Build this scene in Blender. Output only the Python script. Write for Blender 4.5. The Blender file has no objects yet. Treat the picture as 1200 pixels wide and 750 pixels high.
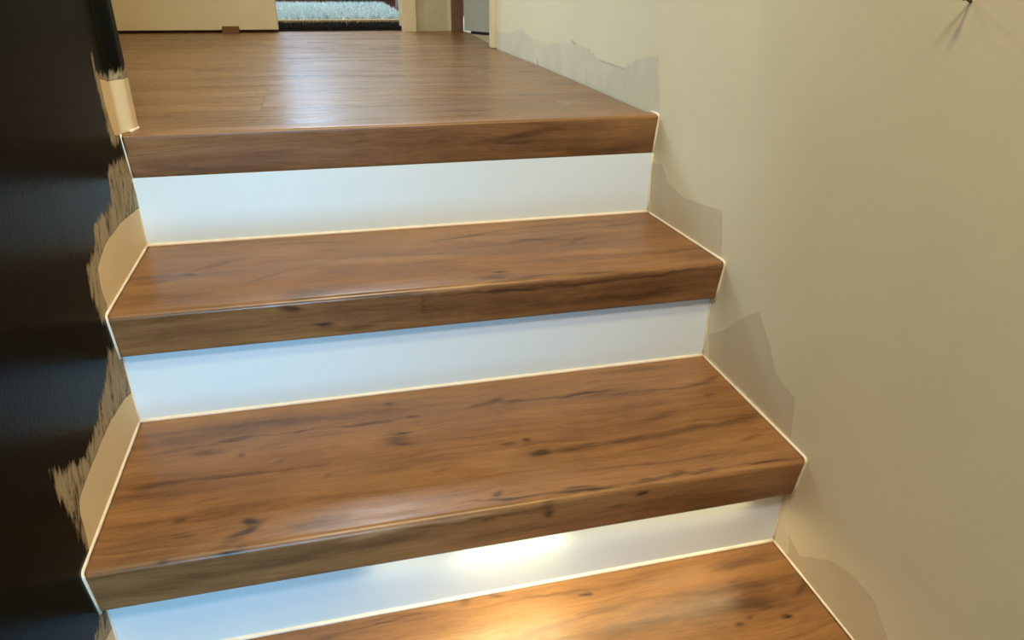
import bpy, bmesh, math, random
import numpy as np
from mathutils import Matrix, Vector

C = bpy.context.scene
random.seed(4)

# ------------------------------------------------------------------ camera
cam = bpy.data.cameras.new('camera'); co = bpy.data.objects.new('camera', cam); C.collection.objects.link(co)
cam.sensor_width = 36.0; cam.lens = 25.16; cam.clip_start = 0.02
co.matrix_world = Matrix(((0.9707, 0.0969, -0.2197, 0.4172), (-0.2399, 0.4333, -0.8687, -1.2114),
                          (0.0110, 0.8960, 0.4439, 0.2397), (0, 0, 0, 1)))
C.camera = co

# ------------------------------------------------------------------ world, lights, exposure
w = bpy.data.worlds.new('world'); C.world = w; w.use_nodes = True
w.node_tree.nodes['Background'].inputs[0].default_value = (0.95, 0.90, 0.82, 1)
w.node_tree.nodes['Background'].inputs[1].default_value = 0.25
C.view_settings.view_transform = 'Standard'; C.view_settings.look = 'None'
C.view_settings.exposure = 0.0; C.view_settings.gamma = 1.0; C.view_settings.use_curve_mapping = False

def area(name, loc, target, sx, sy, power, color, spread=180):
    l = bpy.data.lights.new(name, 'AREA'); l.shape = 'RECTANGLE'; l.size = sx; l.size_y = sy
    l.energy = power; l.color = color; l.spread = math.radians(spread)
    o = bpy.data.objects.new(name, l); C.collection.objects.link(o)
    o.location = loc; o.rotation_euler = (Vector(target) - Vector(loc)).to_track_quat('-Z', 'Y').to_euler()
    return o
# daylight through the windows of the stairwell, behind the viewer
area('stairwell_skylight', (0.33, -1.75, 1.75), (0.30, -0.1, -0.25), 0.5, 0.3, 21, (0.56, 0.76, 1.04))
area('stairwell_daylight', (0.20, -2.2, -0.35), (0.22, 0.0, -0.22), 0.20, 0.45, 1.25, (0.32, 0.93, 1.5), 50)
# warm ceiling lamp over the stairs
area('stairwell_lamp', (0.88, -1.25, 1.0), (0.95, -0.5, -0.3), 0.16, 0.16, 5, (1.4, 0.78, 0.18))
area('right_wall_fill', (0.40, -1.15, 1.8), (1.02, -0.6, 0.2), 0.25, 0.25, 8.4, (2.35, 2.10, 1.08))  # unseen lamp added to brighten the right wall
# daylight through the window of the room beyond the landing
area('far_room_daylight', (0.08, 5.12, 0.38), (0.45, 1.0, 0.3), 0.75, 0.66, 8, (0.50, 0.80, 1.15))
area('far_room_daylight_upper', (0.08, 5.12, 1.55), (0.55, 1.0, 0.3), 0.75, 0.9, 13, (0.60, 0.84, 1.10))
area('rug_fill', (0.4, 3.1, 2.3), (0.4, 3.2, 0), 0.8, 0.8, 105, (0.75, 0.92, 1.0))  # fill light added above the rug to brighten it
# added warm fill over the landing that brightens the cream door
area('door_leaf_fill', (-0.2, 0.75, 2.1), (-0.05, 1.87, 0.2), 0.3, 0.3, 11, (1, 0.86, 0.62))
# added cool fill at the left of the landing, brightens the right wall
area('landing_wall_fill', (-1.2, 0.8, 0.75), (1.0, 0.72, 0.32), 0.5, 0.7, 2.8, (1.0, 1.35, 1.6), 80)

# ------------------------------------------------------------------ helpers
DATA = {"F":{"1":[[0.1925,0.1267,0.0147,0.005,-0.216,0.9],[0.1485,0.1087,0.0416,0.009,0.2606,0.35],[0.2241,0.1589,0.0464,0.007,0.6244,0.4],[0.3099,0.0968,0.0491,0.0025,0.5469,0.5],[0.398,0.1373,0.0631,0.006,0.332,0.3],[0.3653,0.0186,0.0479,0.014,-0.0154,0.45],[0.3408,-0.0148,0.0189,0.007,-0.1032,0.75],[0.3773,-0.0436,0.017,0.006,-0.0574,0.65],[0.4041,0.0362,0.0584,0.009,-0.0752,0.25],[0.6292,0.2067,0.0795,0.005,0.2028,0.5],[0.8073,0.2313,0.1159,0.0035,0.07,0.4],[0.7167,0.1631,0.146,0.008,0.1503,0.3],[0.545,0.1388,0.0692,0.002,-0.1256,0.6],[0.6456,0.0393,0.0133,0.0035,-0.032,1.0],[0.6304,0.0206,0.0332,0.011,0.1268,0.5],[0.6689,0.0042,0.0681,0.005,0.116,0.65],[0.7829,0.0038,0.062,0.005,-0.1044,0.4],[0.6733,-0.0135,0.1232,0.003,-0.001,0.65],[0.8923,-0.0102,0.1177,0.002,0.0315,0.6],[0.7796,-0.0152,0.0731,0.003,0.031,0.6],[0.5267,-0.0259,0.018,0.003,-1.4789,0.5],[0.5421,-0.0343,0.0121,0.002,-1.1218,0.4],[0.4437,-0.0522,0.0504,0.006,0.085,0.35],[0.7408,-0.0473,0.1005,0.006,0.0191,0.3],[0.8793,-0.0471,0.1165,0.008,0.0406,0.45],[0.9131,0.2109,0.071,0.008,0.1552,0.3],[0.8141,0.1493,0.0483,0.004,0.5252,0.4],[0.5923,-0.001,0.1226,0.005,0.0609,-0.35],[0.4555,0.1299,0.1764,0.014,-0.1084,-0.2],[0.8384,0.0854,0.1351,0.014,-0.0638,-0.2],[0.1719,0.051,0.0663,0.01,-0.1024,0.25],[0.6357,0.1927,0.0474,0.003,-1.5961,0.2],[0.2058,-0.0403,0.0864,0.014,0.006,0.2],[0.4815,-0.0038,0.0773,0.007,-0.1316,0.45]],"2":[[0.1651,0.2126,0.0551,0.004,0.0974,0.35],[0.2372,0.2209,0.0299,0.005,0.17,0.65],[0.3406,0.2236,0.0899,0.002,-0.0169,0.6],[0.2059,0.1971,0.0294,0.01,0.1149,0.35],[0.1606,0.1399,0.0431,0.007,0.0529,0.55],[0.254,0.1384,0.0624,0.0035,-0.0485,0.5],[0.3404,0.1374,0.0342,0.004,0.0444,0.3],[0.2816,0.0462,0.0123,0.006,0.1335,1.0],[0.2784,0.0344,0.0257,0.006,0.4509,0.6],[0.2627,0.0211,0.0338,0.009,0.6458,0.4],[0.2625,-0.0009,0.025,0.006,0.1519,0.7],[0.1936,0.0653,0.0073,0.005,0.2305,0.5],[0.2002,0.0373,0.018,0.005,-0.0303,0.4],[0.2592,0.1837,0.0084,0.004,0.2137,0.45],[0.306,0.1594,0.0066,0.004,0.579,0.5],[0.3641,0.1108,0.007,0.004,0.4008,0.4],[0.3594,0.0206,0.0585,0.012,0.0127,0.4],[0.4604,0.0182,0.0506,0.008,-0.0656,0.25],[0.1835,0.0008,0.0092,0.005,0.1441,0.6],[0.465,0.2633,0.0117,0.005,-0.0715,0.6],[0.4925,0.2217,0.0128,0.0035,-0.0985,0.6],[0.4721,0.1834,0.0164,0.0035,0.1157,0.75],[0.4756,0.1596,0.0123,0.0035,0.0141,0.65],[0.4281,0.2219,0.0423,0.005,0.0616,0.45],[0.4635,0.1791,0.0324,0.02,0.1432,0.3],[0.5921,0.2331,0.0272,0.005,0.194,0.5],[0.6208,0.2399,0.0139,0.006,0.1503,0.55],[0.6643,0.2312,0.0477,0.0035,-0.0581,0.5],[0.7571,0.2277,0.0603,0.003,-0.0018,0.5],[0.779,0.2291,0.0679,0.005,-0.0061,0.3],[0.65,0.0961,0.0169,0.009,0.1538,1.0],[0.6436,0.0938,0.0363,0.022,0.1668,0.35],[0.7131,0.0987,0.0487,0.007,0.0422,0.5],[0.6465,0.1283,0.0082,0.004,0.275,0.6],[0.6157,0.1241,0.014,0.004,0.0744,0.5],[0.78,0.0987,0.0467,0.007,0.0384,0.5],[0.8671,0.1011,0.0561,0.008,0.0623,0.5],[0.9668,0.1072,0.0602,0.013,0.0968,0.45],[0.8034,0.2184,0.0671,0.005,-0.0456,0.35],[0.887,0.2121,0.0391,0.0025,-0.1151,0.6],[0.9641,0.2204,0.0558,0.007,0.2565,0.45],[0.9521,0.1817,0.0139,0.006,0.4549,0.4],[0.5918,0.0158,0.0669,0.003,-0.0616,0.6],[0.6919,0.0109,0.0467,0.004,-0.0515,0.75],[0.8205,0.0087,0.0954,0.003,-0.0141,0.65],[0.9548,0.0061,0.0526,0.0025,-0.0542,0.7],[0.5745,0.028,0.009,0.006,0.2888,0.6],[0.862,0.0087,0.0142,0.005,0.039,0.85],[0.8225,0.0115,0.0125,0.005,-0.0187,0.6],[0.7696,-0.0147,0.0124,0.007,0.0644,0.85],[0.6355,-0.0244,0.0104,0.007,-0.1989,0.9],[0.6333,-0.0101,0.013,0.008,0.1113,0.5],[0.7359,-0.0324,0.0166,0.004,-0.0262,0.6],[0.4251,-0.009,0.0477,0.006,0.1123,-0.4],[0.5272,-0.0058,0.0678,0.003,-0.0222,-0.45],[0.5514,-0.0112,0.0882,0.003,-0.0243,0.6],[0.4374,-0.0284,0.0709,0.008,-0.0128,0.35],[0.6051,-0.048,0.1056,0.012,0.0203,0.4],[0.8522,-0.0435,0.1505,0.012,-0.0531,0.3],[0.3216,-0.0326,0.0625,0.008,0.0255,0.25],[0.1799,-0.0407,0.0671,0.009,-0.0327,0.25],[0.6084,0.0905,0.1251,0.03,-0.5411,-0.15],[0.3634,0.1058,0.1387,0.03,-0.003,-0.15],[0.5157,0.0883,0.0194,0.004,0.2559,0.35],[0.8446,0.14,0.055,0.006,0.2286,0.3],[0.8647,0.2791,0.08,0.01,-0.0005,0.3],[0.9584,0.0639,0.0373,0.005,0.2571,0.35],[0.1701,0.0022,0.0658,0.02,-0.024,0.25]],"3":[[0.5318,0.2922,0.0127,0.007,0.1981,0.5],[0.5727,0.2924,0.0106,0.003,-0.005,0.7],[0.6914,0.2704,0.0114,0.004,-0.0272,0.75],[0.6332,0.2247,0.0581,0.007,0.0962,0.35],[0.7216,0.2393,0.0598,0.01,0.0283,0.3],[0.9932,0.2088,0.0264,0.006,0.7276,0.5],[0.9305,0.1897,0.0103,0.004,0.2425,0.7],[0.9427,0.17,0.0108,0.004,0.0812,0.75],[0.8739,0.1736,0.0095,0.004,0.1479,0.7],[0.8989,0.1797,0.0091,0.003,0.3436,0.6],[0.8973,0.2323,0.1011,0.007,-0.0334,0.4],[0.6554,0.2791,0.0648,0.003,-0.0336,0.4],[0.7499,0.2038,0.0642,0.009,-0.0041,0.35],[0.9082,0.1952,0.1025,0.012,-0.0854,0.35],[0.9284,0.2715,0.0633,0.008,0.0236,0.4],[0.4453,0.2865,0.06,0.005,-0.046,0.35],[0.7864,0.3049,0.0763,0.008,-0.0236,0.3],[0.8299,0.2684,0.074,0.014,0.1147,-0.3]],"0":[[0.7352,-0.0289,0.0885,0.006,0.1246,0.45],[0.7311,-0.0399,0.0537,0.003,0.0163,0.5],[0.9226,-0.0588,0.0655,0.008,0.0805,0.3],[0.2991,-0.0416,0.1347,0.012,0.0053,0.15],[0.5581,-0.0217,0.0755,0.008,0.0086,0.2],[0.205,-0.0577,0.0921,0.006,-0.0516,0.3]]},"W":{"cream_outer":[[[-0.0534,0.1204],[-0.0539,0.1002],[-0.0162,0.0883],[0.0643,0.0929],[0.1111,-0.0101],[-0.0531,0.0027],[-0.0589,0.0235],[-0.0574,0.0614]],[[0.0022,-0.0337],[-0.0653,-0.0264],[-0.1109,-0.0285],[-0.1203,-0.0691],[-0.1789,-0.0681],[-0.2212,-0.0731],[-0.2343,-0.0965],[-0.2812,-0.1052],[-0.2901,-0.1363],[-0.2785,-0.1766],[-0.2164,-0.2066],[0.0599,-0.2007],[0.0585,-0.0681]],[[-0.2836,-0.2192],[-0.3259,-0.2463],[-0.358,-0.2545],[-0.4098,-0.2736],[-0.4447,-0.2766],[-0.4706,-0.2609],[-0.5064,-0.2463],[-0.525,-0.232],[-0.5314,-0.2557],[-0.5218,-0.2985],[-0.5091,-0.3492],[-0.4965,-0.4142],[-0.1835,-0.3994],[-0.221,-0.2528]],[[-0.5233,-0.4353],[-0.5582,-0.4422],[-0.5851,-0.4644],[-0.5098,-0.5606],[-0.4579,-0.5072]]],"cream_inner":[[[-0.0404,0.0892],[-0.003,0.0806],[0.0612,0.0781],[0.1187,-0.0229],[-0.0315,0.0081],[-0.0401,0.032],[-0.0444,0.0593]],[[-0.0114,-0.113],[-0.1082,-0.1035],[-0.1902,-0.1042],[-0.2458,-0.1182],[-0.2529,-0.1442],[-0.2478,-0.1712],[-0.2593,-0.1884],[0.0873,-0.2108],[0.0386,-0.1199]],[[-0.2199,-0.3169],[-0.2769,-0.3003],[-0.3425,-0.2916],[-0.3834,-0.291],[-0.4495,-0.2938],[-0.4901,-0.2979],[-0.4987,-0.3113],[-0.5023,-0.3454],[-0.5079,-0.3631],[-0.449,-0.4056],[-0.1639,-0.4125]],[[-0.5016,-0.4794],[-0.5373,-0.4669],[-0.5682,-0.5004],[-0.4959,-0.5947],[-0.4679,-0.5175]]],"tan":[[[0.0186,-0.0878],[-0.0301,-0.0806],[-0.0565,-0.105],[-0.1121,-0.1172],[-0.177,-0.1113],[-0.2329,-0.1042],[-0.2503,-0.177],[-0.0098,-0.1786]],[[-0.249,-0.3166],[-0.2918,-0.2887],[-0.3179,-0.2605],[-0.3723,-0.2157],[-0.4084,-0.2472],[-0.4415,-0.2857],[-0.4894,-0.2952],[-0.4977,-0.3542],[-0.259,-0.3542]],[[-0.5043,-0.4855],[-0.5704,-0.5104],[-0.6223,-0.4669],[-0.642,-0.4584],[-0.6722,-0.4506],[-0.7063,-0.4515],[-0.7401,-0.4823],[-0.7684,-0.5071],[-0.6929,-0.603],[-0.4961,-0.5482]]],"pale":[[[-0.5041,-0.4565],[-0.5226,-0.4414],[-0.5492,-0.5274],[-0.5019,-0.5446]]],"grey":[[[1.3267,0.0629],[1.2317,0.054],[1.0495,0.0531],[0.9011,0.0785],[0.8147,0.0588],[0.7047,0.0516],[0.5683,0.0723],[0.4709,0.0811],[0.3914,0.0758],[0.3217,0.0637],[0.1739,0.0607],[0.1102,0.0836],[0.0237,0.1017],[-0.0051,-0.005],[1.3275,-0.0181]]],"strokes":[[[0.9189,0.0795],[0.8995,0.056],0.002],[[0.7056,0.0599],[0.6974,0.0523],0.002],[[0.588,0.0725],[0.5802,0.0634],0.0015],[[0.4949,0.0827],[0.4646,0.078],0.003],[[0.3061,0.0602],[0.1613,0.0606],0.0015],[[1.1198,-0.0027],[1.0879,-0.012],0.004],[[0.913,-0.0076],[0.8423,-0.0111],0.005],[[0.8423,-0.0111],[0.7602,-0.0081],0.004],[[0.762,0.0115],[0.7444,-0.0084],0.004],[[0.7444,-0.0084],[0.6687,-0.0077],0.003],[[-0.2329,-0.1042],[-0.2495,-0.1743],0.0012],[[0.8151,0.0632],[0.7052,0.0558],0.001],[[0.3917,0.0776],[0.3223,0.0671],0.001]]}}
FEAT = {int(k): v for k, v in DATA['F'].items()}
WALL = DATA['W']

def obj(name, bm, mat, parent=None, smooth=False, bevel=0, seg=2, **props):
    me = bpy.data.meshes.new(name); bm.normal_update(); bm.to_mesh(me); bm.free()
    for m in (mat if isinstance(mat, list) else [mat]): me.materials.append(m)
    o = bpy.data.objects.new(name, me); C.collection.objects.link(o)
    if smooth:
        for p in me.polygons: p.use_smooth = True
    if bevel:
        b = o.modifiers.new('bevel', 'BEVEL'); b.width = bevel; b.segments = seg; b.limit_method = 'ANGLE'
    if parent is not None: o.parent = parent
    for k, v in props.items(): o[k] = v
    return o

def box(bm, x0, x1, y0, y1, z0, z1):
    v = [bm.verts.new(p) for p in ((x0,y0,z0),(x1,y0,z0),(x1,y1,z0),(x0,y1,z0),(x0,y0,z1),(x1,y0,z1),(x1,y1,z1),(x0,y1,z1))]
    for f in ((0,3,2,1),(4,5,6,7),(0,1,5,4),(1,2,6,5),(2,3,7,6),(3,0,4,7)): bm.faces.new([v[i] for i in f])

def boxes(name, lst, mat, parent=None, **k):
    bm = bmesh.new()
    for b in lst: box(bm, *b)
    return obj(name, bm, mat, parent, **k)

def empty(name, **props):
    o = bpy.data.objects.new(name, None); C.collection.objects.link(o)
    for k, v in props.items(): o[k] = v
    return o

def tube(bm, pts, r, n=8, seed=0, wob=0.12):
    """bead of round section through the points, with corners rounded and a hand-drawn wobble"""
    rr = random.Random(seed)
    P = [Vector(p) for p in pts]; Q = []
    for i, p in enumerate(P):
        if 0 < i < len(P) - 1:
            a = p + (P[i-1] - p).normalized() * min(.006, (P[i-1]-p).length*.4)
            b = p + (P[i+1] - p).normalized() * min(.006, (P[i+1]-p).length*.4)
            for t in (0, .33, .66, 1): Q.append(a*(1-t)**2 + p*2*t*(1-t) + b*t*t)
        else: Q.append(p)
    S = [Q[0]]
    for a, b in zip(Q, Q[1:]):
        k = max(1, int((b-a).length/.02))
        for j in range(1, k+1): S.append(a.lerp(b, j/k))
    prev = None
    for i, p in enumerate(S):
        d = (S[min(i+1, len(S)-1)] - S[max(i-1, 0)]).normalized()
        u = d.cross(Vector((0.3, 0.2, 1))).normalized(); v = d.cross(u)
        ri = r*(1 + rr.uniform(-wob, wob))
        ring = [bm.verts.new(p + (u*math.cos(2*math.pi*j/n) + v*math.sin(2*math.pi*j/n))*ri) for j in range(n)]
        if prev:
            for j in range(n): bm.faces.new((prev[j], prev[(j+1) % n], ring[(j+1) % n], ring[j]))
        else: bm.faces.new(ring[::-1])
        prev = ring
    bm.faces.new(prev)

# ------------------------------------------------------------------ materials
def mat_new(name):
    m = bpy.data.materials.new(name); m.use_nodes = True
    nt = m.node_tree; return m, nt, nt.nodes['Principled BSDF']

def N(nt, t, **kw):
    n = nt.nodes.new(t)
    for k, v in kw.items(): setattr(n, k, v)
    return n

def link(nt, a, b): nt.links.new(a, b)

def math_(nt, op, a, b=None, c=None, clamp=False):
    n = N(nt, 'ShaderNodeMath', operation=op); n.use_clamp = clamp
    for i, x in enumerate((a, b, c)):
        if x is None: continue
        if isinstance(x, (int, float)): n.inputs[i].default_value = x
        else: link(nt, x, n.inputs[i])
    return n.outputs[0]

def mix(nt, fac, a, b, mode='MIX'):
    n = N(nt, 'ShaderNodeMix', data_type='RGBA', blend_type=mode)
    for i, x in ((0, fac), (6, a), (7, b)):
        if isinstance(x, (int, float)): n.inputs[i].default_value = x
        elif isinstance(x, tuple): n.inputs[i].default_value = (*x, 1)
        else: link(nt, x, n.inputs[i])
    return n.outputs[2]

def ramp(nt, x, stops):
    n = N(nt, 'ShaderNodeValToRGB'); e = n.color_ramp.elements
    while len(e) < len(stops): e.new(0.5)
    for el, (p, c) in zip(e, stops): el.position = p; el.color = (*c, 1) if isinstance(c, tuple) else (c, c, c, 1)
    link(nt, x, n.inputs[0]); return n.outputs[0]

def noise(nt, vec, scale, detail=3, rough=.5, sx=1, sy=1, sz=1, off=(0, 0, 0), dist=0):
    mp = N(nt, 'ShaderNodeMapping'); mp.inputs['Scale'].default_value = (sx, sy, sz); mp.inputs['Location'].default_value = off
    link(nt, vec, mp.inputs[0])
    n = N(nt, 'ShaderNodeTexNoise'); n.inputs['Scale'].default_value = scale; n.inputs['Detail'].default_value = detail
    n.inputs['Roughness'].default_value = rough; n.inputs['Distortion'].default_value = dist
    link(nt, mp.outputs[0], n.inputs['Vector']); return n.outputs[0]

def mapr(nt, x, a, b, c=0., d=1., smooth=True):
    n = N(nt, 'ShaderNodeMapRange'); n.interpolation_type = 'SMOOTHSTEP' if smooth else 'LINEAR'
    link(nt, x, n.inputs[0])
    for i, v in enumerate((a, b, c, d)): n.inputs[i+1].default_value = v
    return n.outputs[0]

def srgb(r, g, b):
    f = lambda c: (c/255/12.92) if c/255 <= .04045 else ((c/255+.055)/1.055)**2.4
    return (f(r), f(g), f(b))

def wood(name, feats, seed, dark=1.0, contrast=1.0, rough=.34, soft=False):
    """printed oak laminate: long grain along u, knots and heart streaks where the boards have them"""
    m, nt, b = mat_new(name)
    uvn = N(nt, 'ShaderNodeUVMap'); uv = uvn.outputs[0]
    off = (seed*3.17, seed*1.73, seed*.61)
    # slow wander of the grain
    wv = noise(nt, uv, 1, 2, .5, sx=4, sy=9, off=off)
    wv2 = noise(nt, uv, 1, 2, .5, sx=22, sy=60, off=off)
    dy = math_(nt, 'ADD', math_(nt, 'MULTIPLY', math_(nt, 'SUBTRACT', wv, .5), .035), math_(nt, 'MULTIPLY', math_(nt, 'SUBTRACT', wv2, .5), .006))
    cmb = N(nt, 'ShaderNodeCombineXYZ'); link(nt, dy, cmb.inputs[1])
    va = N(nt, 'ShaderNodeVectorMath', operation='ADD'); link(nt, uv, va.inputs[0]); link(nt, cmb.outputs[0], va.inputs[1])
    gv = va.outputs[0]
    broad = noise(nt, gv, 1, 3, .55, sx=1.7, sy=16, off=off)
    mid = noise(nt, gv, 1, 4, .6, sx=3.5, sy=55, off=off)
    fine = noise(nt, gv, 1, 3, .6, sx=14, sy=420, off=off)
    pores = noise(nt, gv, 1, 2, .5, sx=55, sy=900, off=off)
    blot = noise(nt, uv, 1, 4, .6, sx=9, sy=14, off=off)
    t = math_(nt, 'MULTIPLY', broad, .46); t = math_(nt, 'ADD', t, math_(nt, 'MULTIPLY', mid, .26))
    t = math_(nt, 'ADD', t, math_(nt, 'MULTIPLY', blot, .20))
    t = math_(nt, 'ADD', t, math_(nt, 'MULTIPLY', math_(nt, 'SUBTRACT', noise(nt, gv, 1, 4, .7, sx=38, sy=150, off=off), .5), .16 if not soft else .08))
    c1 = ramp(nt, t, [(.30, srgb(98, 66, 38)), (.41, srgb(132, 91, 54)), (.50, srgb(150, 106, 63)), (.66, srgb(168, 124, 78))])
    fn = mapr(nt, fine, .35, .7, 1.04, .80 if not soft else .94)
    c1 = mix(nt, 1.0, c1, fn, 'MULTIPLY')
    pr = mapr(nt, pores, .60, .72, 1.0, .80 if not soft else .95)
    c1 = mix(nt, 1.0, c1, pr, 'MULTIPLY')
    # heart streaks: thin ridges of a stretched noise
    rd = math_(nt, 'ABSOLUTE', math_(nt, 'SUBTRACT', noise(nt, gv, 1, 2, .5, sx=1.3, sy=13, off=(off[0]+7, off[1]+3, 0)), .5))
    rk = mapr(nt, rd, 0, .022, 1, 0); msk = mapr(nt, noise(nt, uv, 1, 2, .5, sx=3, sy=8, off=(off[0]+1, off[1]+9, 0)), .45, .65, 0, .35*contrast)
    acc = math_(nt, 'MULTIPLY', rk, msk); lite = None
    # individual knots and streaks, measured on the boards (see wood_marks)
    if feats:
        at = N(nt, 'ShaderNodeAttribute'); at.attribute_name = 'mark'; acc = math_(nt, 'ADD', acc, at.outputs['Fac'])
        al = N(nt, 'ShaderNodeAttribute'); al.attribute_name = 'pale_mark'; lite = al.outputs['Fac']
    streaky = mapr(nt, noise(nt, gv, 1, 3, .6, sx=16, sy=210, off=off), .3, .62, .45, 1.15)
    acc = math_(nt, 'MULTIPLY', acc, streaky, clamp=True)
    c2 = mix(nt, acc, c1, srgb(58, 36, 22))
    if lite is not None: c2 = mix(nt, math_(nt, 'MULTIPLY', lite, .8, clamp=True), c2, srgb(206, 164, 118))
    if dark != 1.0: c2 = mix(nt, 1.0, c2, (dark, dark, dark), 'MULTIPLY')
    link(nt, c2, b.inputs['Base Color'])
    rg = mapr(nt, mid, .3, .7, rough-.05, rough+.08); link(nt, rg, b.inputs['Roughness'])
    b.inputs['IOR'].default_value = 1.5
    bp = N(nt, 'ShaderNodeBump'); bp.inputs['Strength'].default_value = .25; bp.inputs['Distance'].default_value = .0006
    hh = math_(nt, 'SUBTRACT', fine, math_(nt, 'MULTIPLY', acc, .8)); link(nt, hh, bp.inputs['Height']); link(nt, bp.outputs[0], b.inputs['Normal'])
    return m

def plain(name, col, rough=.6, var=.06, vscale=6, bump=.0, bscale=300, spec=.5):
    m, nt, b = mat_new(name)
    g = N(nt, 'ShaderNodeNewGeometry').outputs['Position']
    n1 = noise(nt, g, vscale, 4, .6); f = mapr(nt, n1, .3, .7, 1-var, 1+var)
    link(nt, mix(nt, 1.0, col, f, 'MULTIPLY'), b.inputs['Base Color'])
    b.inputs['Roughness'].default_value = rough; b.inputs['Specular IOR Level'].default_value = spec
    if bump:
        bp = N(nt, 'ShaderNodeBump'); bp.inputs['Strength'].default_value = bump; bp.inputs['Distance'].default_value = .001
        link(nt, noise(nt, g, bscale, 3, .6), bp.inputs['Height']); link(nt, bp.outputs[0], b.inputs['Normal'])
    return m

def attr(nt, name): n = N(nt, 'ShaderNodeAttribute'); n.attribute_name = name; return n.outputs['Fac']

M = {}
M['white'] = plain('white_riser_lacquer', srgb(222, 232, 236), .42, .01, 3, .05, 200)
M['caulk'] = plain('white_silicone', srgb(240, 226, 204), .35, .05, 40, .2, 150)
M['cream'] = plain('cream_paint', srgb(224, 208, 172), .5, .03, 4, .1, 200)
M['ceil'] = plain('white_ceiling_paint', srgb(225, 220, 208), .8, .02)
M['plaster'] = plain('beige_plaster', srgb(196, 184, 150), .8, .05, 20, .5, 160)
M['greydoor'] = plain('grey_green_door_paint', srgb(176, 178, 164), .5, .02)
M['brown'] = plain('brown_post_wood', srgb(104, 74, 56), .5, .15, 30)
M['felt'] = plain('brown_guide_plastic', srgb(116, 78, 34), .5, .05)
M['black'] = plain('black_rubber_and_shade', srgb(22, 20, 20), .8, .2, 60)
M['dark'] = plain('black_furniture', srgb(24, 22, 24), .5, .1)
M['redbrown'] = plain('red_brown_wood', srgb(98, 58, 44), .5, .2, 12)
M['metal'] = plain('grey_metal', srgb(140, 140, 140), .35, .05)
M['palefloor'] = plain('pale_side_room_floor', srgb(196, 180, 156), .6, .05)
M['screw'] = plain('dark_steel', srgb(60, 54, 46), .5, .1)
M['concrete'] = plain('grey_screed', srgb(120, 112, 100), .9, .1)

# right wall: beige roller paint with old filler patches
def wall_right_mat():
    m, nt, b = mat_new('beige_wall_paint')
    g = N(nt, 'ShaderNodeNewGeometry').outputs['Position']
    rag = math_(nt, 'MULTIPLY', math_(nt, 'SUBTRACT', noise(nt, g, 70, 5, .65), .5), .022)
    big = noise(nt, g, 3, 4, .55)
    c = ramp(nt, big, [(.3, srgb(228, 217, 184)), (.7, srgb(236, 226, 194))])
    # worn grey skim beside the landing
    dg = math_(nt, 'ADD', attr(nt, 'grey'), math_(nt, 'MULTIPLY', rag, .8))
    gm = mapr(nt, dg, -.003, .004, 1, 0)
    gcol = ramp(nt, noise(nt, g, 14, 5, .65), [(.3, srgb(186, 182, 164)), (.7, srgb(214, 210, 194))])
    c = mix(nt, math_(nt, 'MULTIPLY', gm, .5), c, gcol)
    # brown-beige filler patches
    dt = math_(nt, 'ADD', attr(nt, 'tan'), math_(nt, 'MULTIPLY', rag, .25))
    tm = mapr(nt, dt, -.0015, .0015, 1, 0)
    tc = ramp(nt, noise(nt, g, 9, 4, .6), [(.3, srgb(204, 184, 156)), (.7, srgb(210, 192, 164))])
    c = mix(nt, math_(nt, 'MULTIPLY', tm, .62), c, tc)
    rim = mapr(nt, math_(nt, 'ABSOLUTE', dt), 0, .0022, .18, 0)
    c = mix(nt, rim, c, srgb(170, 150, 122))
    pm = mapr(nt, attr(nt, 'pale'), -.001, .001, .8, 0)  # lamp-lit triangle below the nosing, painted as lighter wall colour
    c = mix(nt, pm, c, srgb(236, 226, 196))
    sm = mapr(nt, math_(nt, 'ADD', attr(nt, 'strokes'), math_(nt, 'MULTIPLY', rag, .3)), -.002, .002, .45, 0)
    c = mix(nt, sm, c, srgb(112, 124, 112))
    link(nt, c, b.inputs['Base Color']); b.inputs['Roughness'].default_value = .62
    b.inputs['Specular IOR Level'].default_value = .35
    h = math_(nt, 'ADD', math_(nt, 'MULTIPLY', noise(nt, g, 220, 3, .6), .5), math_(nt, 'MULTIPLY', noise(nt, g, 45, 4, .6), .8))
    h = math_(nt, 'ADD', h, math_(nt, 'MULTIPLY', tm, .4))
    bp = N(nt, 'ShaderNodeBump'); bp.inputs['Strength'].default_value = .22; bp.inputs['Distance'].default_value = .0012
    link(nt, h, bp.inputs['Height']); link(nt, bp.outputs[0], b.inputs['Normal'])
    return m

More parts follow.
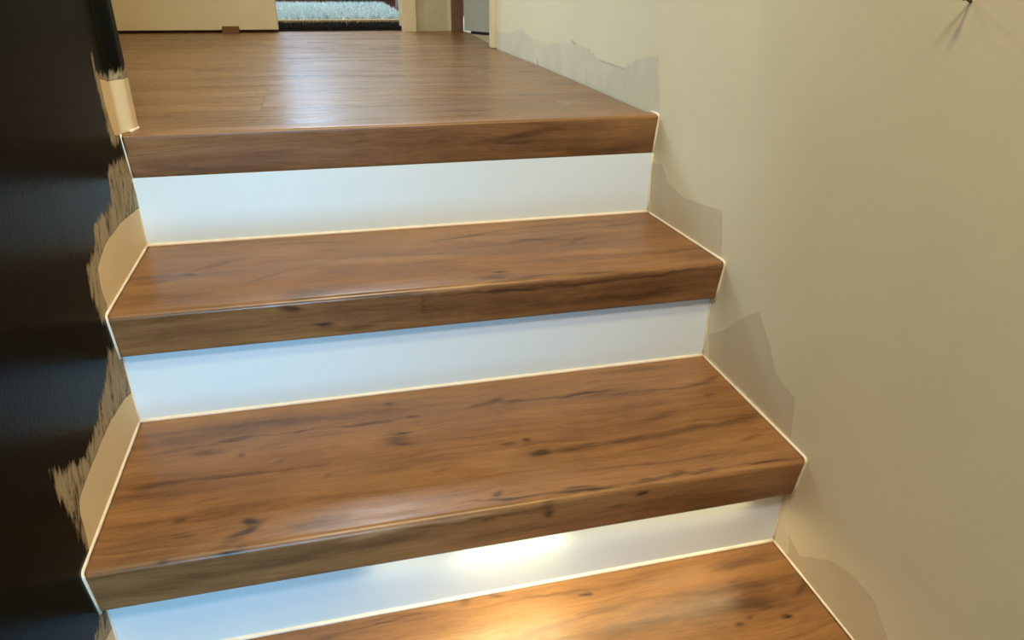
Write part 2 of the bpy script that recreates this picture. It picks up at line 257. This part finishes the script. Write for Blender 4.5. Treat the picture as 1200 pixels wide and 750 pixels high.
# left wall: dark satin paint brushed ragged over cream plaster
def wall_left_mat():
    m, nt, b = mat_new('dark_wall_paint')
    g = N(nt, 'ShaderNodeNewGeometry').outputs['Position']
    # brush strokes run up and down, leaning a little
    rot = N(nt, 'ShaderNodeMapping'); rot.inputs['Rotation'].default_value = (.42, 0, 0); link(nt, g, rot.inputs[0]); gr = rot.outputs[0]
    st = noise(nt, gr, 1, 4, .7, sx=1, sy=90, sz=22, dist=.8)
    st2 = noise(nt, gr, 1, 4, .65, sx=1, sy=60, sz=22)
    do = attr(nt, 'cream_outer')
    e = math_(nt, 'ADD', do, math_(nt, 'ADD', math_(nt, 'MULTIPLY', math_(nt, 'SUBTRACT', st, .5), .034), math_(nt, 'MULTIPLY', math_(nt, 'SUBTRACT', st2, .5), .03)))
    om = mapr(nt, e, -.004, .005, 1, 0)
    # inside the brushed band darker strokes drag over the plaster
    drag = mapr(nt, noise(nt, gr, 1, 5, .75, sx=1, sy=60, sz=16, off=(0, 3, 5), dist=1.2), .44, .64, 0, 1)
    band = ramp(nt, drag, [(0, srgb(168, 154, 128)), (.55, srgb(146, 132, 106)), (1, srgb(74, 62, 44))])
    di = math_(nt, 'ADD', attr(nt, 'cream_inner'), math_(nt, 'MULTIPLY', math_(nt, 'SUBTRACT', st2, .5), .004))
    im = mapr(nt, di, -.001, .001, 1, 0)
    dk = ramp(nt, noise(nt, g, 5, 3, .5), [(.3, srgb(15, 15, 12)), (.7, srgb(20, 20, 16))])
    c = mix(nt, om, dk, band)
    rim = mapr(nt, math_(nt, 'ABSOLUTE', di), 0, .003, .6, 0)
    c = mix(nt, math_(nt, 'MULTIPLY', rim, om), c, srgb(84, 70, 48))
    c = mix(nt, im, c, srgb(226, 204, 166))
    link(nt, c, b.inputs['Base Color'])
    anym = math_(nt, 'MAXIMUM', om, im)
    link(nt, mapr(nt, anym, 0, 1, .24, .6), b.inputs['Roughness'])
    b.inputs['Specular IOR Level'].default_value = .03
    h = math_(nt, 'ADD', noise(nt, g, 160, 3, .6), math_(nt, 'MULTIPLY', noise(nt, g, 18, 3, .5), 1.5))
    bp = N(nt, 'ShaderNodeBump'); bp.inputs['Strength'].default_value = .22; bp.inputs['Distance'].default_value = .001
    link(nt, h, bp.inputs['Height']); link(nt, bp.outputs[0], b.inputs['Normal'])
    return m

def sdf(poly, Y, Z):
    p = np.array(poly); d = np.full(Y.shape, 9.); ins = np.zeros(Y.shape, bool)
    for a, b in zip(p, np.roll(p, -1, 0)):
        e = b - a; t = np.clip(((Y-a[0])*e[0] + (Z-a[1])*e[1]) / max(e@e, 1e-12), 0, 1)
        d = np.minimum(d, np.hypot(Y-a[0]-t*e[0], Z-a[1]-t*e[1]))
        if a[1] != b[1]:
            cr = ((a[1] > Z) != (b[1] > Z)) & (Y < (b[0]-a[0])*(Z-a[1])/(b[1]-a[1]) + a[0]); ins ^= cr
    return np.where(ins, -d, d)

def seg_d(a, b, wd, Y, Z):
    a = np.array(a); b = np.array(b); e = b-a; t = np.clip(((Y-a[0])*e[0]+(Z-a[1])*e[1])/max(e@e, 1e-12), 0, 1)
    return np.hypot(Y-a[0]-t*e[0], Z-a[1]-t*e[1]) - wd

def wall_mesh(name, plan, z0, z1, fy, fz, step, thick, mat, attrs, side):
    """upright wall following a plan line (y, x); finely gridded where its paint changes"""
    ys = sorted(set([p[0] for p in plan] + list(np.arange(fy[0], fy[1], step)) + [fy[1]]))
    zs = sorted(set([z0, z1] + list(np.arange(fz[0], fz[1], step)) + [fz[1]]))
    ys = np.array(ys); zs = np.array(zs)
    xs = np.interp(ys, [p[0] for p in plan], [p[1] for p in plan])
    Yg, Zg = np.meshgrid(ys, zs, indexing='ij'); Xg = np.repeat(xs[:, None], len(zs), 1)
    ny, nz = Yg.shape
    V = np.stack([Xg, Yg, Zg], -1).reshape(-1, 3)
    base = len(V)
    V2 = np.stack([Xg + side*thick, Yg, Zg], -1)
    idx = lambda i, j: i*nz + j
    F = []
    for i in range(ny-1):
        for j in range(nz-1):
            q = (idx(i, j), idx(i+1, j), idx(i+1, j+1), idx(i, j+1))
            F.append(q if side < 0 else q[::-1])
    V = np.concatenate([V, V2[:, [0, -1]].reshape(-1, 3)])
    bk = lambda i, t: base + i*2 + t
    for i in range(ny-1):
        F.append((bk(i, 0), bk(i, 1), bk(i+1, 1), bk(i+1, 0)))
        F.append((idx(i, nz-1), idx(i+1, nz-1), bk(i+1, 1), bk(i, 1)))
        F.append((idx(i, 0), bk(i, 0), bk(i+1, 0), idx(i+1, 0)))
    for i in (0, ny-1): F.append([idx(i, j) for j in range(nz)] + [bk(i, 1), bk(i, 0)])
    me = bpy.data.meshes.new(name); me.from_pydata(V.tolist(), [], F)
    bm = bmesh.new(); bm.from_mesh(me); bmesh.ops.recalc_face_normals(bm, faces=bm.faces); bm.to_mesh(me); bm.free()
    for an, fn in attrs.items():
        d = fn(Yg, Zg).reshape(-1); a = me.attributes.new(an, 'FLOAT', 'POINT')
        full = np.full(len(V), .5, np.float32); full[:base] = d; a.data.foreach_set('value', full)
    me.materials.append(mat); o = bpy.data.objects.new(name, me); C.collection.objects.link(o); o['kind'] = 'structure'
    return o

union = lambda key: (lambda Y, Z: np.minimum.reduce([sdf(p, Y, Z) for p in WALL[key]]))
LX = .1045                                    # face of the left wall
PLAN_R = [(-3.0, 1.06), (-.70, 1.0060), (-.26, 1.0060), (-.02, .9915), (.05, .9880), (.40, .9860), (.75, .9780), (1.172, .9580)]
PLAN_L = [(-3.0, LX), (-.001, LX + .001)] + [(-.001 + .034*t/8, LX + .001 + .0145*(.5-.5*math.cos(math.pi*t/8))) for t in range(1, 9)] + [(.052, .1205)]
rx = lambda y: float(np.interp(y, [p[0] for p in PLAN_R], [p[1] for p in PLAN_R]))
STEP_Z = [0, -.18, -.3618, -.5340, -.712, -.890]
FRONT = [-.004, -.264, -.540, -.812, -1.085]
RISER = [.006, -.240, -.511, -.785, -1.06]

# ------------------------------------------------------------------ the setting
wr = wall_mesh('wall_right', PLAN_R, -1.1, 2.5, (-.95, 1.17), (-.78, .34), .005, .12, wall_right_mat(),
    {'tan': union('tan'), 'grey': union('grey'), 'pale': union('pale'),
     'strokes': lambda Y, Z: np.minimum.reduce([seg_d(a, b, wd, Y, Z) for a, b, wd in WALL['strokes']])}, +1)
wl = wall_mesh('wall_left', PLAN_L, -1.1, 2.5, (-.80, .052), (-.75, .30), .004, .12, wall_left_mat(),
    {'cream_outer': union('cream_outer'), 'cream_inner': union('cream_inner')}, -1)

# landing floor: laminate boards laid across the landing
floor = boxes('floor', [(-1.3, 1.12, .033, 1.90, -.060, -.0095)], M['concrete'], kind='structure')
plank_mats = [wood('landing_laminate_a', [], 11, dark=.72, soft=True, rough=.29, contrast=.6), wood('landing_laminate_b', [], 12, soft=True, rough=.29, dark=.69, contrast=.6),
              wood('landing_laminate_c', [], 13, soft=True, rough=.29, dark=.755, contrast=.6)]
def plank(x0, x1, y0, y1, mi, shift, xr0=None, xr1=None):
    bm = bmesh.new(); g = .0001; c = .00015
    a0 = x1 if xr0 is None else xr0; a1 = x1 if xr1 is None else xr1
    top = [(x0+g+c, y0+g+c), (a0-g-c, y0+g+c), (a1-g-c, y1-g-c), (x0+g+c, y1-g-c)]
    mid = [(x0+g, y0+g), (a0-g, y0+g), (a1-g, y1-g), (x0+g, y1-g)]
    vt = [bm.verts.new((*p, 0)) for p in top]; vm = [bm.verts.new((*p, -c)) for p in mid]; vb = [bm.verts.new((*p, -.009)) for p in mid]
    bm.faces.new(vt); bm.faces.new(vb[::-1])
    for i in range(4):
        j = (i+1) % 4; bm.faces.new((vm[i], vm[j], vt[j], vt[i])); bm.faces.new((vb[i], vb[j], vm[j], vm[i]))
    uvl = bm.loops.layers.uv.new('UVMap')
    for f in bm.faces:
        for l in f.loops: l[uvl].uv = (l.vert.co.x + shift, l.vert.co.y + shift*.37)
    return obj('plank', bm, plank_mats[mi], floor)
rows = [.032, .198, .464, .730, .996, 1.262, 1.528, 1.794, 1.90]
ends = [[.86], [.297], [-.42, .80], [.10], [-.62, .56], [.22], [-.25, .078+.0], [.70]]
sh = 0
for r in range(len(rows)-1):
    y0, y1 = rows[r], rows[r+1]
    xs = [-1.29] + sorted(ends[r]) + [None]
    for a, b in zip(xs, xs[1:]):
        sh += 1
        def lim(y): return rx(y) - .004 if y < 1.17 else .958 + (0.010 if y < 1.5 else .02)
        if r == 0 and a < LX-.12: a = a
        if b is None: plank(a, None, y0, y1, sh % 3, sh*1.37, lim(y0), lim(y1))
        else: plank(a, b, y0, y1, sh % 3, sh*1.37)
sf = boxes('floor_side', [(.98, 2.2, 1.25, 3.0, -.04, -.004)], M['palefloor'], kind='structure')
ff = boxes('floor_far', [(-1.5, 2.6, 1.90, 5.2, -.04, -.012)], M['redbrown'], kind='structure')
fl = boxes('floor_lower', [(-.5, 1.6, -3.1, -1.06, -1.15, -1.07)], M['concrete'], kind='structure')
# end wall of the landing with its doorway
boxes('wall_back', [(.79, .926, 1.868, 2.0, -.01, 2.5), (-1.42, -.02, 1.915, 2.0, -.01, 2.5), (-.02, .79, 1.915, 2.0, 2.02, 2.5)], M['plaster'], kind='structure')
boxes('trim_doorway', [(.733, .787, 1.850, 2.0, -.008, 2.02)], M['cream'], bevel=.002, kind='structure')
boxes('trim_corner', [(.915, .928, 1.862, 1.90, -.008, 2.5)], M['cream'], bevel=.001, kind='structure')
boxes('trim_post', [(.928, .966, 1.800, 1.90, -.008, 2.5)], M['brown'], bevel=.002, kind='structure')
boxes('wall_landing', [(-1.42, -1.3, -.2, 1.92, -.06, 2.5), (-1.3, -.0155, -.2, -.08, -.06, 2.5)], M['plaster'], kind='structure')
tj = boxes('trim_jamb', [(.943, .963, 1.1735, 1.215, .001, 2.1), (.963, 1.08, 1.1735, 1.215, -.003, 2.1)], M['cream'], bevel=.002, kind='structure')
boxes('wall_side', [(1.05, 1.17, 1.9, 2.0, -.04, 2.5), (2.08, 2.2, 1.25, 3.0, -.04, 2.5), (1.08, 2.2, 1.12, 1.25, -.04, 2.5)], M['plaster'], kind='structure')
boxes('ceiling', [(-1.6, 2.7, -3.2, 5.3, 2.5, 2.6)], M['ceil'], kind='structure')
boxes('wall_far', [(-1.5, -1.4, 2.0, 5.2, -.04, 2.5), (2.6, 2.7, 3.0, 5.2, -.04, 2.5), (-1.5, -.35, 5.2, 5.3, -.04, 2.5), (.51, 2.6, 5.2, 5.3, -.04, 2.5), (-.35, .51, 5.2, 5.3, 2.02, 2.5)], M['ceil'], kind='structure')
win = boxes('window_1', [(-.35, -.30, 5.18, 5.24, -.01, 2.02), (.46, .51, 5.18, 5.24, -.01, 2.02), (-.30, .46, 5.18, 5.24, 1.97, 2.02), (-.30, .46, 5.18, 5.24, -.01, .04)], M['white'], kind='structure')
boxes('wall_front', [(-.2, 1.3, -3.12, -3.0, -1.1, 2.5)], M['ceil'], kind='structure')

# sliding door leaf in front of the doorway, held by a brown floor guide
door = empty('door_1', kind='structure')
boxes('door_leaf', [(-.62, .2585, 1.872, 1.908, .009, 2.02)], M['cream'], door, bevel=.0015)
boxes('door_gap_light_stop', [(-.62, .2585, 1.900, 1.94, -.0118, .0083)], M['brown'], kind='structure')  # added strip, blocks far-room light coming under the door leaf
fg = boxes('floor_guide', [(.056, .117, 1.858, 1.8705, .0, .023), (.056, .117, 1.840, 1.858, .0, .004)], M['felt'], bevel=.002,
    label='small brown floor guide under the cream sliding door at the back of the landing', category='floor guide')
# grey door standing ajar in the side doorway
door2 = empty('door_2', kind='structure')
bm = bmesh.new(); a = Vector((.968, 1.795, 0)); b_ = Vector((1.15, 1.56, 0)); n_ = (b_-a).cross(Vector((0, 0, 1))).normalized()*.035
vs = []
for z in (.007, 2.0):
    for p in (a, b_, b_-n_, a-n_): vs.append(bm.verts.new((p.x, p.y, z)))
for f in ((0,3,2,1),(4,5,6,7),(0,1,5,4),(1,2,6,5),(2,3,7,6),(3,0,4,7)): bm.faces.new([vs[i] for i in f])
bmesh.ops.recalc_face_normals(bm, faces=bm.faces)
obj('door_leaf', bm, M['greydoor'], door2)
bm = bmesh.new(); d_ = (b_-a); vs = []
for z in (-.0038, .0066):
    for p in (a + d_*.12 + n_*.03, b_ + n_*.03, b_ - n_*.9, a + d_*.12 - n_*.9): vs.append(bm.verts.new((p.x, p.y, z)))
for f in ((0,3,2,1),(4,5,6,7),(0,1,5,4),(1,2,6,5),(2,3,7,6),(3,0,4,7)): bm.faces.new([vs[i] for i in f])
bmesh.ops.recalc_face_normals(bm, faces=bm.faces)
obj('door_gap_shade', bm, M['black'], door2)  # black strip added as the dark line of shade under the door

# ------------------------------------------------------------------ the staircase
stairs = empty('staircase', label='closed staircase with brown oak-look treads and white risers rising to the landing', category='staircase')
tread_mats = {1: wood('tread_laminate_upper', FEAT[1], 1), 2: wood('tread_laminate_middle', FEAT[2], 2, contrast=.9),
              3: wood('tread_laminate_lower', FEAT[3], 3), 4: wood('tread_laminate_foot', [], 4)}
nose_mat = wood('landing_nosing_laminate', FEAT[0], 6, dark=.92, contrast=.5)

def vnoise(u, v, su, sv, seed):
    r = np.random.RandomState(seed).rand(257, 257); x = (u*su) % 256; y = (v*sv) % 256
    i = x.astype(int); j = y.astype(int); f = x-i; g = y-j; f = f*f*(3-2*f); g = g*g*(3-2*g)
    return (r[i, j]*(1-f)+r[i+1, j]*f)*(1-g) + (r[i, j+1]*(1-f)+r[i+1, j+1]*f)*g - .5

def wood_marks(o, feats, seed):
    """knots and heart streaks of one board as a per-vertex value, from its unrolled coordinates"""
    me = o.data; n = len(me.vertices); L = len(me.loops)
    li = np.empty(L, np.int32); me.loops.foreach_get('vertex_index', li)
    uvs = np.empty(L*2, np.float32); me.uv_layers[0].data.foreach_get('uv', uvs); uvs = uvs.reshape(-1, 2)
    U = np.zeros(n); V = np.zeros(n); U[li[::-1]] = uvs[::-1, 0]; V[li[::-1]] = uvs[::-1, 1]
    Ux = U + .012*vnoise(U+5, V+5, 30, 60, seed) + .005*vnoise(U+5, V+5, 90, 160, seed+1)
    Vx = V + .007*vnoise(U+9, V+9, 22, 50, seed+2) + .004*vnoise(U+9, V+9, 70, 150, seed+3)
    a = np.zeros(n); p = np.zeros(n)
    for (u0, v0, rx_, ry_, ang, s) in feats:
        c, d = math.cos(ang), math.sin(ang); x = (Ux-u0)*c + (Vx-v0)*d; y = -(Ux-u0)*d + (Vx-v0)*c
        q = np.sqrt((x/(rx_*1.15))**2 + (y/(ry_*1.3))**2); q = np.clip((1.15-q)/1.0, 0, 1); g = q*q*(3-2*q)
        if s > 0: a = 1-(1-a)*(1-min(1, s*1.3)*g)
        else: p += -g*s  # pale streaks, a nosing-edge highlight painted in among them
    for nm, d in (('mark', a), ('pale_mark', p)):
        at = me.attributes.new(nm, 'FLOAT', 'POINT'); at.data.foreach_set('value', d.astype(np.float32))

def densify(prof, st):
    out = []
    for (a, b) in zip(prof, prof[1:]):
        k = max(1, int(round(math.hypot(b[0]-a[0], b[1]-a[1])/st)))
        for i in range(k): out.append(tuple(x+(y-x)*i/k for x, y in zip(a, b)))
    return out + [prof[-1]]

def profile_solid(name, prof, x0f, x1f, mat, parent, seg=24, smooth_from=None, **props):
    """prof: list of (y, z, v); extruded from the left wall to the right wall"""
    bm = bmesh.new(); uvl = bm.loops.layers.uv.new('UVMap'); rings = []
    for i in range(seg+1):
        t = i/seg; rings.append([bm.verts.new((x0f(y)*(1-t) + x1f(y)*t, y, z)) for y, z, v in prof])
    n = len(prof)
    for i in range(seg):
        for j in range(n):
            k = (j+1) % n
            f = bm.faces.new((rings[i][j], rings[i][k], rings[i+1][k], rings[i+1][j])); f.smooth = True
            vv = [prof[j][2], prof[k][2] if k else prof[j][2]+.1, prof[k][2] if k else prof[j][2]+.1, prof[j][2]]
            for l, v in zip(f.loops, vv): l[uvl].uv = (l.vert.co.x, v)
    for R_ in (rings[0], rings[-1]):
        f = bm.faces.new(R_)
        for l in f.loops: l[uvl].uv = (l.vert.co.y, l.vert.co.z)
    bmesh.ops.recalc_face_normals(bm, faces=bm.faces)
    o = obj(name, bm, mat, parent, **props)
    o.modifiers.new('wn', 'WEIGHTED_NORMAL'); o.data.polygons.foreach_set('use_smooth', [True]*len(o.data.polygons))
    try:
        at = o.data.attributes.new('sharp_edge', 'BOOLEAN', 'EDGE')
        bm = bmesh.new(); bm.from_mesh(o.data); bm.edges.ensure_lookup_table()
        sh_ = [len(e.link_faces) == 2 and e.calc_face_angle() > .7 for e in bm.edges]; bm.free(); at.data.foreach_set('value', sh_)
    except Exception: pass
    return o

def nosing_profile(yf, z, yb, thick=.068, r=.0075, inset=.012, under=None):
    """wrapped front edge: rounded top corner, slightly raked face, tight bottom corner"""
    P = [(yb, z, yb-yf), (yf+.05, z, .05), (yf+r, z, r)]
    for a in range(1, 9):
        t = a/8*(math.pi/2); P.append((yf+r-r*math.sin(t), z-r+r*math.cos(t), r-a/8*r*2))
    P.append((yf+inset-.002, z-thick+.003, -thick+.003)); P.append((yf+inset, z-thick+.0008, -thick)); P.append((yf+inset+.003, z-thick, -thick-.003))
    P.append((yb, z-thick, -thick-(yb-yf)))
    return P

lx = lambda y: float(np.interp(y, [p[0] for p in PLAN_L], [p[1] for p in PLAN_L])) + (.0012 if y < 0 else .0002)
rxx = lambda y: rx(y) - .0012
TH = [.0675, .0685, .0700, .068, .068]
for k in (1, 2, 3, 4):
    yb = RISER[k-1] + (.0 if k else 0)
    prof = nosing_profile(FRONT[k], STEP_Z[k], yb - .0005, TH[k])
    lab = {1: 'brown tread directly below the landing edge, two knots near its left end', 2: 'widest brown tread in the middle with dark knots and long heart streaks',
           3: 'lowest brown tread in view, lit warm by the lamp under the nosing above', 4: None}[k]
    if FEAT.get(k): prof = densify(prof[:-1], .002) + prof[-1:]
    t = profile_solid('tread', prof, lx, rxx, tread_mats[k], stairs, seg=220 if FEAT.get(k) else 24)
    if FEAT.get(k): wood_marks(t, FEAT[k], k*11)
    if lab: t['label'] = lab
    # white sealant along both walls, down over the nosing, and along the riser foot
    for side in (0, 1):
        xx = (lambda y: LX+.0012) if side == 0 else (lambda y: rx(y)-.0012)
        bm = bmesh.new(); yf = FRONT[k]; z = STEP_Z[k]
        tube(bm, [(xx(yb-.001), yb-.001, z+.001), (xx(yf), yf-.0005, z+.001), (xx(yf+.012), yf+.011, z-TH[k]-.001)], .0024 if side == 0 else .0021, seed=k*7+side)
        obj('caulk_bead', bm, M['caulk'], t, smooth=True)
# landing edge profile, standing a hair proud of the boards
z0 = .0
P = [(.0315, -.008, .035), (.0315, .0012, .032), (.029, .0026, .030), (.004, .0030, .006)]
for a in range(1, 7):
    t = a/6*(math.pi/2); P.append((.001-.005*math.sin(t)+.0, .003-.005+.005*math.cos(t), .003-a*.002))
P += [(.006, -.0645, -.066), (.008, -.0672, -.069), (.0315, -.0675, -.1)]
ln = profile_solid('landing_nosing', densify(P, .003), lx, rxx, nose_mat, stairs, seg=220, label='rounded brown edge profile finishing the landing floor')
wood_marks(ln, FEAT[0], 77)
for side in (0, 1):
    xx = (lambda y: LX+.0012) if side == 0 else (lambda y: rx(y)-.0012)
    bm = bmesh.new()
    tube(bm, ([(xx(.03), .03, .003)] if side else []) + [(xx(0), -.003, .0035), (xx(.008), .0075, -.069)], .0024, seed=31+side)
    obj('caulk_bead', bm, M['caulk'], ln, smooth=True)
# rounded lump of sealant at the wall corner on the landing
bm = bmesh.new(); tube(bm, [(.1175, .012, .0045), (.1195, .035, .0025), (.1205, .0535, .002), (.1165, .0545, .002), (.09, .0545, .002)], .0026, seed=5)
obj('caulk_bead', bm, M['caulk'], ln, smooth=True)
for k in (1, 2, 3, 4):
    yr = RISER[k-1]; zt = STEP_Z[k-1] - TH[k-1]; zb = STEP_Z[k]
    r_ = boxes('riser', [(LX+.0008, rx(yr)-.0008, yr, yr+.014, zb, zt+.0005)], M['white'], stairs)
    bm = bmesh.new(); tube(bm, [(LX+.002, yr-.0008, zb+.0012), (rx(yr)-.002, yr-.0008, zb+.0012)], .0031, seed=50+k, wob=.05); obj('caulk_bead', bm, M['caulk'], r_, smooth=True)
    for x in (LX+.0012, rx(yr)-.0012):
        bm = bmesh.new(); tube(bm, [(x, yr-.0005, zb), (x, yr-.0005, zt)], .0014, seed=60+k, wob=.3); obj('caulk_bead', bm, M['caulk'], r_, smooth=True)
yr = RISER[4]; boxes('riser', [(LX+.001, rx(yr)-.001, yr, yr+.014, -1.07, STEP_Z[4]-.068)], M['white'], stairs)
# lamp let into the underside of the third nosing
boxes('step_lamp', [(.41, .95, -.5262, -.5200, -.4334, -.4312)], M['metal'], stairs)
area('step_lamp_light', (.600, -.5230, -.4340), (.600, -.585, -.534), .14, .006, .34, (1.0, 0.90, 0.50), 150)
area('step_lamp_glow', (.68, -.5230, -.4340), (.68, -.585, -.534), .54, .006, .46, (1.0, 0.80, 0.42), 160)

# ------------------------------------------------------------------ small things
bm = bmesh.new()   # the dark screw sticking out of the right wall
n1 = Vector((rx(-.608), -.608, .2142))
tube(bm, [n1, n1 + Vector((-.012, -.004, .004))], .0016, wob=0); tube(bm, [n1 + Vector((-.012, -.004, .004)), n1 + Vector((-.014, -.0046, .0046))], .0032, wob=0)
obj('screw', bm, M['screw'], label='dark screw left sticking out of the bare beige wall', category='screw')

# black doormat just inside the doorway
bm = bmesh.new(); rr = random.Random(9)
box(bm, .20, .77, 1.905, 2.24, -.0118, .004)
o = obj('doormat', bm, M['black'], label='black bristle doormat lying across the doorway at the back of the landing', category='doormat')
bm = bmesh.new()
for i in range(9000):
    x = rr.uniform(.20, .77); y = rr.choice([rr.uniform(1.906, 1.93), rr.uniform(1.93, 2.24)]); h = rr.uniform(.010, .017); q = rr.uniform(0, 3.14); dx, dy = math.cos(q)*.0016, math.sin(q)*.0016
    ox, oy = rr.uniform(-.003, .003), rr.uniform(-.003, .003)
    bm.faces.new([bm.verts.new(p) for p in ((x-dx, y-dy, .003), (x+dx, y+dy, .003), (x+ox, y+oy, .003+h))])
obj('bristle', bm, M['black'], o, kind='stuff')
# pale shaggy rug in the bright room beyond
M['rug'] = plain('pale_rug_wool', srgb(196, 214, 224), .9, .25, 40)
M['rugedge'] = plain('beige_rug_backing', srgb(170, 150, 122), .9, .15, 40)
rug = boxes('rug', [(-.35, .815, 2.42, 3.75, -.0118, .008)], M['rugedge'], label='pale shaggy rug in bright daylight in the room beyond the doorway', category='rug')
bm = bmesh.new()
for i in range(26000):
    x = rr.uniform(-.34, .805); y = 2.46 + (rr.random()**1.3)*1.28; h = rr.uniform(.012, .030); q = rr.uniform(0, 3.14); dx, dy = math.cos(q)*.004, math.sin(q)*.004
    ox, oy = rr.uniform(-.012, .012), rr.uniform(-.012, .012)
    bm.faces.new([bm.verts.new(p) for p in ((x-dx, y-dy, .007), (x+dx, y+dy, .007), (x+ox, y+oy, .007+h))])
obj('pile', bm, M['rug'], rug, kind='stuff')
# furniture at the back of that room
cab = empty('sideboard', label='red-brown wooden sideboard behind the pale rug, only its foot in view', category='sideboard')
boxes('plinth', [(-.3, 1.5, 4.02, 4.35, -.011, .06)], M['redbrown'], cab); boxes('body', [(-.32, 1.52, 4.0, 4.37, .06, .5)], M['redbrown'], cab, bevel=.004)
boxes('door', [(-.30, .28, 3.985, 4.0, .08, .48), (.30, .89, 3.985, 4.0, .08, .48)], M['redbrown'], cab, bevel=.003)
boxes('storage_box', [(.51, .76, 3.78, 3.95, -.0115, .26)], M['dark'], bevel=.006, label='black box standing before the sideboard behind the pale rug', category='box')
st = empty('stool', label='grey metal stool leg at the right edge of the pale rug', category='stool')
for (x, y) in ((.842, 2.85), (1.15, 2.85), (.842, 3.15), (1.15, 3.15)):
    bm = bmesh.new(); tube(bm, [(x, y, -.011 if x > .86 else .009), (x, y, .44)], .010, n=12, wob=0); obj('leg', bm, M['metal'], st, smooth=True)
boxes('seat', [(.815, 1.17, 2.83, 3.17, .44, .47)], M['dark'], st, bevel=.006)
